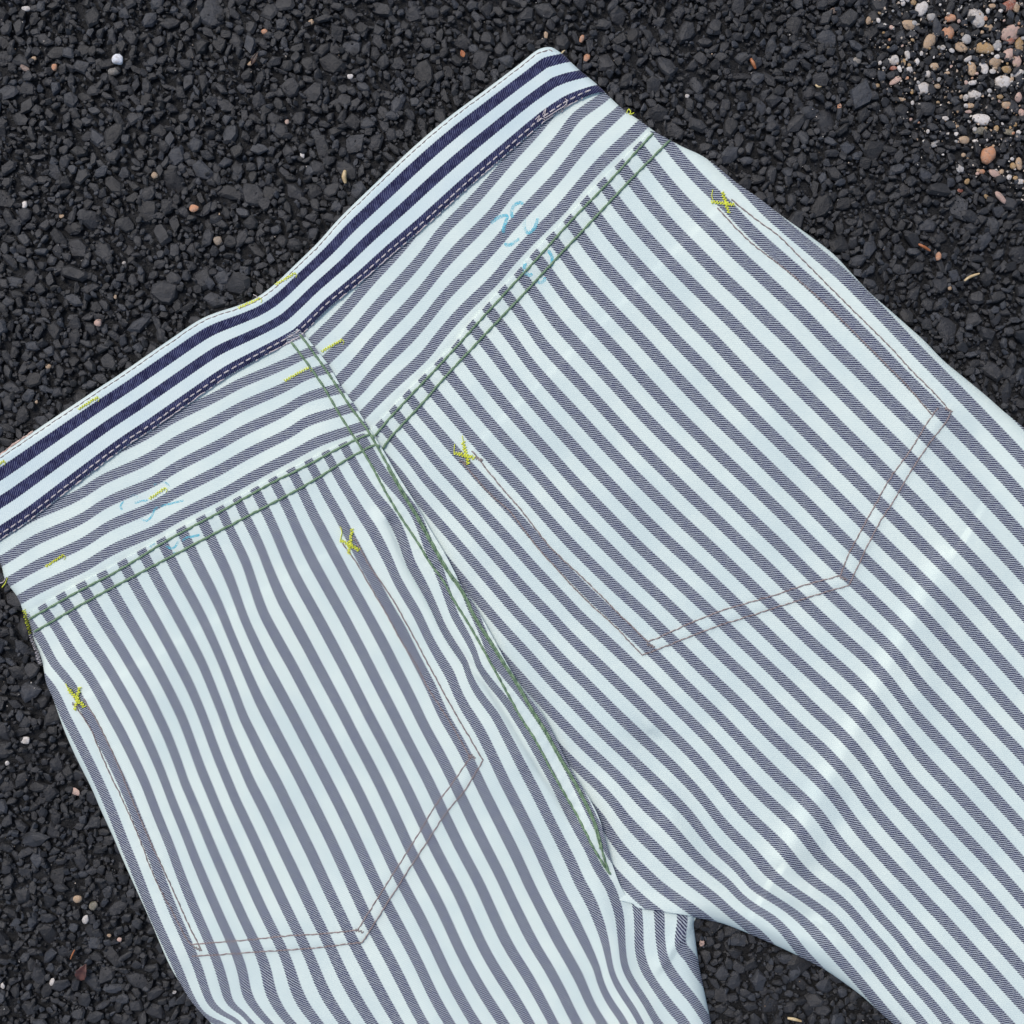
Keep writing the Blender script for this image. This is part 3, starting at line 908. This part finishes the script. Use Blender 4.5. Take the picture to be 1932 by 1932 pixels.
# ------------------------------------------------------------------ the asphalt
def rock(npts, flat, seed, rnd=0.25):
    """angular stone, unit radius, top facet level at z=0"""
    r = np.random.default_rng(seed)
    k = r.integers(5, 9)
    ang = np.sort((np.arange(k) + r.uniform(-0.33, 0.33, k)) * 2 * math.pi / k)
    rad = r.uniform(0.72, 1.12, k)
    el = r.uniform(0.62, 1.0)
    pts = []
    sh = r.uniform(0.70, 0.90)
    for a, q in zip(ang, rad):
        x, y = q * math.cos(a), q * math.sin(a) * el
        pts.append((x, y, -flat * r.uniform(0.45, 0.8)))
        pts.append((x * sh * r.uniform(0.85, 1.02), y * sh * r.uniform(0.85, 1.02), -flat * r.uniform(0.0, 0.22)))
        pts.append((x * 0.7, y * 0.7, -flat * 1.8))
    pts.append((r.uniform(-.25, .25), r.uniform(-.25, .25), flat * r.uniform(0.0, 0.16)))
    bm = bmesh.new()
    for p in pts: bm.verts.new(p)
    bmesh.ops.convex_hull(bm, input=bm.verts)
    loose = [v for v in bm.verts if not v.link_faces]
    bmesh.ops.delete(bm, geom=loose, context='VERTS')
    bmesh.ops.triangulate(bm, faces=bm.faces)
    bm.verts.index_update()
    V = np.array([tuple(v.co) for v in bm.verts]); F = np.array([[v.index for v in f.verts] for f in bm.faces], dtype=np.int32)
    bm.free()
    return V, F


ROCKS = [rock(0, random.uniform(0.45, 0.8), 100 + i) for i in range(48)]
ROCK_ME = []
for V, F in ROCKS:
    me = mesh_np('stone', V, F, False)
    me.materials.append(M_STONE)
    ROCK_ME.append(me)

# sheet of bitumen that carries everything
gnd = NT('asphalt_binder')
oc = gnd.n('ShaderNodeNewGeometry').outputs['Position']
n1 = gnd.noise(300, 5, 0.7, oc); n2 = gnd.noise(1100, 4, 0.7, oc)
gnd.put(gnd.b.inputs['Base Color'], gnd.mix(gnd.step(n1, 0.35, 0.7), (0.007, 0.007, 0.0075), (0.018, 0.018, 0.019)))
gnd.b.inputs['Roughness'].default_value = 0.55
gnd.bump(gnd.math('ADD', n1, gnd.math('MULTIPLY', n2, 0.4)), 1.0, 0.003)
nn = 160
gx = np.concatenate(([-6, -2, -0.8], np.linspace(-0.45, 0.45, nn), [0.8, 2, 6]))
X, Y = np.meshgrid(gx, gx)
hz = -0.0032 + 0.0007 * np.sin(X * 310 + 2 * np.sin(Y * 170)) * np.sin(Y * 270 + 2 * np.sin(X * 190)) + rng.normal(0, 0.0003, X.shape)
Vg = np.column_stack((X.ravel(), Y.ravel(), hz.ravel()))
m = len(gx)
i = np.arange(m - 1)[:, None] * m + np.arange(m - 1)[None, :]
Fg = np.stack((i, i + 1, i + m + 1, i + m), -1).reshape(-1, 4)
asphalt = link('asphalt', mesh_np('asphalt', Vg, Fg, True), gnd.m)
tag(asphalt, kind='structure')

# dart throwing: large stones first, small ones fill the gaps
LO, HI = -170.0, W + 170.0
CELL = 24.0
cells = {}
placed = []


def try_place(x, y, r, overlap):
    cx, cy = int(x // CELL), int(y // CELL)
    n = 2
    for i in range(cx - n, cx + n + 1):
        for j in range(cy - n, cy + n + 1):
            for (px, py, pr) in cells.get((i, j), ()):
                if (px - x) ** 2 + (py - y) ** 2 < ((pr + r) * overlap) ** 2: return False
    cells.setdefault((cx, cy), []).append((x, y, r))
    return True


# uncoated pebbles traced in the worn patch (tile coordinates: three times trace units from x=1288)
TAN, ORG, PNK, WHT, RED, GRY, GLD = (0.40, 0.27, 0.16), (0.48, 0.22, 0.11), (0.47, 0.31, 0.25), (0.58, 0.54, 0.50), (0.26, 0.075, 0.04), (0.34, 0.33, 0.32), (0.33, 0.20, 0.075)
P3 = [(1355, 40, 38, 45, 0, WHT), (1283, 135, 38, 30, 10, TAN), (1403, 225, 34, 56, 25, TAN), (1520, 100, 30, 22, 0, ORG), (1510, 180, 35, 38, 0, ORG),
      (1670, 85, 40, 72, -25, WHT), (1850, 25, 48, 32, -25, RED), (1868, 180, 60, 42, -20, PNK), (1612, 214, 28, 30, 0, GRY), (1580, 262, 36, 28, 30, TAN),
      (1715, 270, 55, 34, 15, GLD), (1786, 250, 26, 30, 0, GRY), (1848, 300, 33, 40, 0, PNK), (1857, 228, 24, 20, 0, RED), (1912, 245, 26, 42, 0, GLD),
      (1778, 350, 36, 28, 0, TAN), (1897, 342, 24, 36, 0, PNK), (1640, 388, 27, 40, 0, TAN), (1710, 380, 24, 36, -20, WHT), (1837, 390, 30, 24, 0, GLD),
      (1825, 460, 46, 36, 15, WHT), (1902, 412, 34, 20, -20, WHT), (1198, 335, 34, 28, 0, WHT), (1275, 305, 16, 26, -15, WHT), (1195, 382, 20, 13, 0, RED),
      (1285, 392, 24, 20, 0, WHT), (1390, 416, 20, 20, 0, WHT), (1207, 452, 38, 18, -30, PNK), (1370, 498, 42, 38, 0, WHT), (1445, 486, 18, 15, 0, TAN),
      (1430, 372, 26, 20, 20, TAN), (1300, 516, 9, 15, 0, GLD), (1655, 530, 38, 28, 20, WHT), (1608, 552, 16, 20, 0, WHT), (1630, 595, 24, 14, 0, TAN),
      (1622, 630, 22, 10, -10, PNK), (1835, 590, 26, 22, 0, TAN), (1905, 546, 20, 26, 0, PNK), (1922, 635, 16, 24, 0, PNK), (1700, 673, 54, 30, 15, WHT),
      (1690, 737, 42, 22, 0, (0.13, 0.12, 0.085)), (1596, 790, 30, 22, 0, TAN), (1435, 810, 28, 16, -30, GRY), (1695, 968, 20, 14, 0, ORG), (1770, 978, 36, 22, 20, PNK),
      (1853, 1000, 15, 15, 0, WHT), (1915, 1026, 22, 18, 0, WHT), (1908, 926, 20, 36, 0, TAN), (1725, 1112, 22, 12, 45, GLD), (1575, 1076, 18, 11, 0, RED),
      (1515, 1630, 11, 11, 0, TAN), (990, 340, 24, 19, 0, (0.22, 0.20, 0.17)), (855, 57, 22, 18, 0, (0.11, 0.07, 0.05)), (1055, 115, 15, 22, 0, TAN), (890, 600, 12, 17, 0, ORG),
      (1240, 560, 24, 12, 0, TAN), (1645, 466, 30, 13, -10, WHT), (1475, 265, 16, 14, 0, WHT), (1525, 283, 18, 12, 20, WHT), (1410, 90, 25, 24, 0, GRY),
      (1250, 12, 13, 17, 0, WHT), (1310, 10, 16, 15, 0, GLD), (1735, 150, 26, 20, 0, TAN), (1755, 30, 20, 14, 0, TAN), (1120, 352, 10, 11, 0, WHT), (1330, 345, 14, 18, 0, WHT),
      (1255, 350, 14, 20, 0, GLD), (1230, 385, 12, 22, -20, WHT), (1355, 300, 10, 14, 0, WHT), (1760, 400, 18, 14, 0, WHT), (1895, 40, 20, 26, 0, TAN), (1620, 330, 30, 14, -30, WHT),
      (1800, 545, 18, 12, 10, GLD), (1740, 510, 14, 12, 0, GRY), (1580, 545, 10, 12, 0, TAN), (1500, 410, 16, 9, 0, TAN), (1555, 715, 14, 11, 0, TAN), (1660, 795, 16, 10, 0, WHT),
      (1780, 725, 14, 17, 0, GLD), (1850, 745, 32, 18, 20, (0.15, 0.13, 0.08)), (1720, 790, 12, 10, 0, WHT), (1885, 700, 12, 14, 0, GLD), (1905, 745, 14, 12, 0, WHT)]
pebs = [(1288 + a / 3, b / 3, c / 3, e / 3, g, k) for a, b, c, e, g, k in P3]
pebs += [(48, 15, 8, 5, 0, WHT), (474, 117, 8, 5, -30, TAN), (45, 127, 10, 5, 30, (0.2, 0.13, 0.1)), (63, 109, 5, 4, 0, TAN), (45, 385, 6, 7, 0, WHT), (115, 407, 5, 4, 0, TAN), (213, 133, 12, 8, 0, (0.12, 0.12, 0.11)), (587, 40, 6, 5, 0, TAN),
         (498, 59, 6, 5, 0, ORG), (541, 229, 4, 5, 0, PNK), (570, 292, 4, 7, 0, WHT), (410, 453, 8, 9, 0, (0.22, 0.17, 0.12)), (140, 1495, 12, 7, 20, PNK), (47, 1398, 10, 7, 0, WHT),
         (173, 1453, 5, 6, 0, TAN), (97, 1855, 5, 8, 20, WHT), (4, 1861, 4, 6, 0, WHT), (225, 1774, 5, 4, 0, PNK), (205, 1766, 4, 3, 0, TAN), (174, 1710, 9, 9, 0, (0.13, 0.12, 0.085)),
         (328, 1873, 4, 3, 0, WHT), (90, 691, 5, 5, 0, TAN), (68, 758, 3, 3, 0, TAN), (1325, 1781, 5, 7, 0, PNK), (13, 1441, 4, 5, 0, WHT), (1159, 143, 0.1, 0.1, 0, TAN), (1107, 107, 6, 9, 10, ORG), (660, 143, 6, 5, 0, WHT), (1030, 65, 4, 8, 0, TAN),
         (1098, 72, 4, 7, 20, ORG), (1297, 180, 4, 4, 0, WHT), (217, 560, 3, 4, 0, TAN), (233, 495, 3, 4, 40, WHT)]
pebs = [p for p in pebs if p[2] > 1]
# items that lie loose on the surface, with their own place
LOOSE = [('pebble', 1288 + 1720 / 3, 880 / 3, 14, 18, 5, ORG, 'largest orange pebble, lying apart below the worn gravel patch', 'pebble'),
         ('pebble', 1288 + 1795 / 3, 1120 / 3, 14, 6, 50, PNK, 'beige splinter of stone below the worn gravel patch', 'pebble'),
         ('pebble', 367, 394, 8.5, 7.5, 0, ORG, 'round orange pebble alone above the middle of the waistband', 'pebble'),
         ('pebble', 293, 332, 6, 6, 20, TAN, 'small beige pebble left of the round orange one', 'pebble'),
         ('pebble', 104, 128, 5, 7, 10, ORG, 'small orange pebble near the upper left corner', 'pebble'),
         ('pebble', 223, 114, 11, 10, 20, (0.66, 0.68, 0.72), 'white quartz pebble near the upper left corner', 'pebble'),
         ('pebble', 187, 610, 7.5, 7, 0, PNK, 'pinkish pebble just above the left waistband', 'pebble'),
         ('pebble', 148, 1695, 8, 7, 0, TAN, 'tan pebble left of the left leg, above a white one', 'pebble'),
         ('pebble', 163, 1733, 6, 8.5, 20, WHT, 'white pebble left of the left leg, above the brown leaf', 'pebble'),
         ('pebble', 1288 + 1445 / 3, 1455 / 3, 5, 8.5, 5, ORG, 'small orange brick chip right of the right leg', 'pebble')]
for p in pebs + [(l[1], l[2], l[3], l[4]) for l in LOOSE]:
    cells.setdefault((int(p[0] // CELL), int(p[1] // CELL)), []).append((p[0], p[1], max(2.0, (p[2] + p[3]) / 2 * 0.8)))

worn = lambda x, y: (x > 1660 and y < 390 and (x - 1660) * 1.0 + (390 - y) * 0.8 > 175)
for r_lo, r_hi, tries, ov in ((16, 25, 900, 0.92), (11, 16, 6500, 0.78), (7.5, 11, 20000, 0.70), (4.8, 7.5, 36000, 0.66), (3.0, 4.8, 30000, 0.64)):
    xs = rng.uniform(LO, HI, tries); ys = rng.uniform(LO, HI, tries); rs = rng.uniform(r_lo, r_hi, tries)
    pp = np.column_stack((xs, ys))
    ins = inside(pp, outline)
    keep = ~(ins & (seg_dist(pp, np.vstack((outline, outline[:1])))[0] > 45))
    for x, y, r in zip(xs[keep], ys[keep], rs[keep]):
        if r > 10 and worn(x, y) and rng.random() < 0.8: continue
        if try_place(x, y, r, ov): placed.append((x, y, r))
placed = np.array(placed)
inside_frame = (placed[:, 0] > -8) & (placed[:, 0] < W + 8) & (placed[:, 1] > -8) & (placed[:, 1] < W + 8)
hid = inside(placed[:, :2], outline)
order = np.argsort(-placed[:, 2] * (inside_frame & ~hid))
big = set(order[:295].tolist())

pool_v, pool_f, pool_t, off = [], [], [], 0
for n_, (x, y, r) in enumerate(placed):
    k = int(rng.integers(len(ROCKS)))
    rot = rng.uniform(0, 6.283)
    tilt = rng.normal(0, 0.17 if r > 9 else 0.34, 2)
    top = rng.normal(-0.0002, 0.0006) - (0.0007 if r < 5 else 0.0)
    sx = r * S * 1.2 * rng.uniform(0.85, 1.3); sy = r * S * 1.2 * rng.uniform(0.75, 1.2); sz = r * S * rng.uniform(0.7, 1.1)
    M = Matrix.Translation(((x - W / 2) * S, (W / 2 - y) * S, top)) @ Matrix.Rotation(tilt[0], 4, 'X') @ Matrix.Rotation(tilt[1], 4, 'Y') @ Matrix.Rotation(rot, 4, 'Z') @ Matrix.Diagonal((sx, sy, sz, 1))
    if n_ in big:
        o = bpy.data.objects.new('stone', ROCK_ME[k]); col.objects.link(o)
        o.parent = asphalt; o.matrix_local = M
        continue
    Mn = np.array(M)
    V, F = ROCKS[k]
    pool_v.append(V @ Mn[:3, :3].T + Mn[:3, 3]); pool_f.append(F + off); off += len(V)
    pool_t.append(np.full(len(V), rng.random()))
me = mesh_np('aggregate', np.vstack(pool_v), np.vstack(pool_f), False)
me.attributes.new('tone', 'FLOAT', 'POINT').data.foreach_set('value', np.concatenate(pool_t).astype(np.float32))
tag(link('aggregate', me, M_STONE, asphalt), kind='stuff')

# grit between the stones, and pale sand grains
TET = np.array([(1, 0, -.4), (-.6, .8, -.5), (-.5, -.8, -.4), (.1, .1, .7), (.55, .6, .2), (-.1, -.75, .35)])
bm = bmesh.new()
for p in TET: bm.verts.new(p)
bmesh.ops.convex_hull(bm, input=bm.verts); bmesh.ops.triangulate(bm, faces=bm.faces); bm.verts.index_update()
TF = np.array([[v.index for v in f.verts] for f in bm.faces], dtype=np.int32); bm.free()


def scatter(name, n, r0, r1, z0, z1, mat, keepf=None, tone=None):
    xy = rng.uniform(LO, HI, (n, 2))
    ins = inside(xy, outline)
    k = ~(ins & (seg_dist(xy, np.vstack((outline, outline[:1])))[0] > 30))
    if keepf is not None: k &= keepf(xy)
    xy = xy[k]; n = len(xy)
    r = (r0 + (r1 - r0) * rng.random(n) ** 2.2) * S
    a = rng.uniform(0, 6.283, n); b = rng.uniform(-0.9, 0.9, n)
    c, s = np.cos(a), np.sin(a); cb, sb = np.cos(b), np.sin(b)
    T = TET[None] * rng.uniform(0.6, 1.3, (n, 1, 3))
    x1 = T[..., 0] * cb[:, None] - T[..., 2] * sb[:, None]; z1_ = T[..., 0] * sb[:, None] + T[..., 2] * cb[:, None]
    x2 = x1 * c[:, None] - T[..., 1] * s[:, None]; y2 = x1 * s[:, None] + T[..., 1] * c[:, None]
    V = np.stack((x2, y2, z1_), -1) * r[:, None, None]
    V += np.column_stack(((xy[:, 0] - W / 2) * S, (W / 2 - xy[:, 1]) * S, rng.uniform(z0, z1, n)))[:, None, :]
    F = (TF[None] + (np.arange(n) * len(TET))[:, None, None]).reshape(-1, 3)
    me = mesh_np(name, V.reshape(-1, 3), F, False)
    me.attributes.new('tone', 'FLOAT', 'POINT').data.foreach_set('value', np.repeat(rng.random(n), len(TET)).astype(np.float32))
    return tag(link(name, me, mat, asphalt), kind='stuff')


scatter('grit', 42000, 1.6, 4.2, -0.0022, -0.0004, M_STONE)
sand = NT('pale_sand')
at = sand.n('ShaderNodeAttribute', attribute_name='tone')
rampc = sand.n('ShaderNodeValToRGB')
rampc.color_ramp.elements[0].color = (0.34, 0.22, 0.12, 1); rampc.color_ramp.elements[1].color = (0.62, 0.58, 0.52, 1)
sand.put(rampc.inputs[0], at.outputs['Fac']); sand.put(sand.b.inputs['Base Color'], rampc.outputs[0])
sand.b.inputs['Roughness'].default_value = 0.5
clump = lambda xy: (np.sin(xy[:, 0] / 83 + 2) + np.sin(xy[:, 1] / 61) + np.sin((xy[:, 0] + xy[:, 1]) / 47) + rng.normal(0, 1, len(xy))) > 0.8
scatter('sand', 1500, 0.8, 2.2, -0.0006, 0.0006, sand.m, clump)
wornf = lambda xy: (xy[:, 0] > 1640) & (xy[:, 1] < 380) & ((xy[:, 0] - 1650) + (380 - xy[:, 1]) * 0.8 + rng.normal(0, 50, len(xy)) > 190)
scatter('sand', 26000, 1.0, 3.6, -0.0008, 0.0004, sand.m, wornf)


def round_rock(seed):
    r = np.random.default_rng(seed)
    bm = bmesh.new()
    bmesh.ops.create_icosphere(bm, subdivisions=2, radius=1.0)
    cuts = r.normal(0, 1, (7, 3)); cuts /= np.linalg.norm(cuts, axis=1)[:, None]; lim = r.uniform(0.62, 0.9, 7)
    for v in bm.verts:
        p = np.array(v.co)
        for c, l in zip(cuts, lim):
            e = p @ c - l
            if e > 0: p = p - c * e * 0.85
        p *= 1 + r.normal(0, 0.025)
        v.co = p
    V = np.array([tuple(v.co) for v in bm.verts]); bm.verts.index_update()
    F = np.array([[v.index for v in f.verts] for f in bm.faces], dtype=np.int32)
    bm.free()
    return mesh_np('pebble', V, F, True)


RR = [round_rock(300 + i) for i in range(14)]
for me in RR: me.materials.append(M_PEB)


def pebble(x, y, a, b, g, c, z, flat, parent):
    o = bpy.data.objects.new('pebble', RR[int(rng.integers(len(RR)))])
    col.objects.link(o)
    h = min(a, b) * S * flat
    o.location = ((x - W / 2) * S, (W / 2 - y) * S, z)
    o.rotation_euler = (rng.normal(0, 0.1), rng.normal(0, 0.1), math.radians(-g))
    o.scale = (a * S * 1.12, b * S * 1.12, h)
    v = rng.uniform(0.85, 1.15)
    o.color = (c[0] * v, c[1] * v, c[2] * v, 1)
    if parent: o.parent = parent
    return o


for x, y, a, b, g, c in pebs:
    pebble(x, y, a, b, g, c, -0.0004 - 0.0001 * min(a, b), 0.55, asphalt)
# extra small gravel inside the worn patch
n_ = 0
while n_ < 110:
    x, y = rng.uniform(1650, 2000), rng.uniform(-60, 380)
    if (x - 1650) + (380 - y) * 0.8 + rng.normal(0, 40) < 210: continue
    r = 2.6 + 4.5 * rng.random() ** 2
    if not try_place(x, y, r * 0.8, 0.8): continue
    c = [TAN, PNK, WHT, WHT, GRY, ORG, GLD][int(rng.integers(7))]
    pebble(x, y, r * rng.uniform(.8, 1.3), r * rng.uniform(.7, 1.1), rng.uniform(0, 180), c, -0.0003, 0.6, asphalt)
    n_ += 1
for nm, x, y, a, b, g, c, lab, cat in LOOSE:
    tag(pebble(x, y, a, b, g, c, 0.0008 + 0.12 * min(a, b) * S, 0.7, None), lab, cat, 'loose pebbles on the asphalt')


# ------------------------------------------------------------------ debris
def leaf_mat(name, c1, c2):
    k = NT(name)
    n = k.noise(260, 3, 0.6, k.coord())
    k.put(k.b.inputs['Base Color'], k.mix(k.step(n, 0.35, 0.65), c1, c2))
    k.b.inputs['Roughness'].default_value = 0.4
    k.bump(n, 0.4, 0.0006)
    return k.m


def leaf(name, x, y, ln, wd, rot, mat, lab, cat):
    n, m = 12, 6
    V, F = [], []
    for i in range(n + 1):
        t = i / n
        w = wd * (math.sin(math.pi * t ** 0.8) * 0.95 + 0.04) * (1 + 0.1 * math.sin(i * 2.3))
        for j in range(m + 1):
            s = j / m * 2 - 1
            V.append((s * w, (t - 0.5) * ln * 2, 0.9 * abs(s) * w * 0.5 + 0.12 * ln * math.sin(t * 3.1) + 0.05 * wd * math.sin(5 * s + 6 * t)))
    for i in range(n):
        for j in range(m):
            a = i * (m + 1) + j
            F.append((a, a + 1, a + m + 2, a + m + 1))
    o = link(name, mesh_np(name, np.array(V) * S, np.array(F, dtype=np.int32), True), mat)
    sd = o.modifiers.new('thickness', 'SOLIDIFY'); sd.thickness = 0.0003
    o.location = ((x - W / 2) * S, (W / 2 - y) * S, 0.0014)
    o.rotation_euler = (0.12, -0.1, math.radians(rot))
    return tag(o, lab, cat)


def stick(name, pts, rad, mat, lab, cat, z=0.0018):
    P = spline(pts, 2.0)
    t = np.linspace(0, 1, len(P))
    V, F = tube(to_world(P, z + 0.0004 * np.sin(t * 5)), rad * S * (0.35 + 0.65 * np.sin(math.pi * np.clip(t * 0.9 + 0.08, 0, 1)) ** 0.6), 6)
    o = link(name, mesh_np(name, V, F, True), mat)
    return tag(o, lab, cat)


M_LEAF = leaf_mat('brown_leaf', (0.050, 0.018, 0.014), (0.095, 0.036, 0.026))
M_RUST = leaf_mat('rust_leaf', (0.30, 0.09, 0.025), (0.42, 0.17, 0.07))
M_STRAW = leaf_mat('straw', (0.50, 0.36, 0.18), (0.66, 0.52, 0.30))
M_BARK = leaf_mat('bark', (0.016, 0.007, 0.004), (0.05, 0.022, 0.012))
leaf('leaf', 158, 1832, 18, 11, -25, M_LEAF, 'dark red-brown leaf fragment left of the left leg', 'leaf')
leaf('leaf', 873, 103, 7, 4.5, 20, M_RUST, 'rust coloured leaf scrap above the waistband', 'leaf')
leaf('bark_chip', 482, 112, 13, 5, -32, M_BARK, 'dark brown bark chip with a cream grain at its end', 'bark')
stick('twig', [(1288 + 386 / 3, 333 / 3), (1288 + 400 / 3, 360 / 3), (1288 + 413 / 3, 390 / 3)], 3.6, M_RUST, 'short orange twig lying above the right yoke', 'twig')
stick('twig', [(1288 + 1335 / 3, 1382 / 3), (1288 + 1370 / 3, 1400 / 3), (1288 + 1402 / 3, 1420 / 3)], 3.0, M_RUST, 'thin brown twig right of the right pocket corner', 'twig')
stick('straw', [(1288 + 1595 / 3, 1590 / 3), (1288 + 1625 / 3, 1568 / 3), (1288 + 1680 / 3, 1548 / 3)], 2.8, M_STRAW, 'pale bent straw at the right picture edge', 'straw')
stick('straw', [(1486, 1921), (1498, 1923), (1512, 1927)], 3.2, M_STRAW, 'short straw lying between the two legs', 'straw')
stick('straw', [(1059, 102), (1063, 97), (1066, 95)], 1.8, M_STRAW, 'pale straw tip touching the waistband fold', 'straw')
stick('twig', [(651, 322), (649, 334), (652, 346)], 4.5, M_STRAW, 'pale wood splinter beside the upper waistband', 'twig')
stick('twig', [(141, 1792), (136, 1802), (133, 1810)], 1.6, M_RUST, 'thin orange stalk above the brown leaf', 'twig')
stick('straw', [(1288 + 752 / 3, 480 / 3), (1288 + 768 / 3, 492 / 3), (1288 + 784 / 3, 490 / 3)], 2.2, M_STRAW, 'curled pale straw left of the worn gravel patch', 'straw')
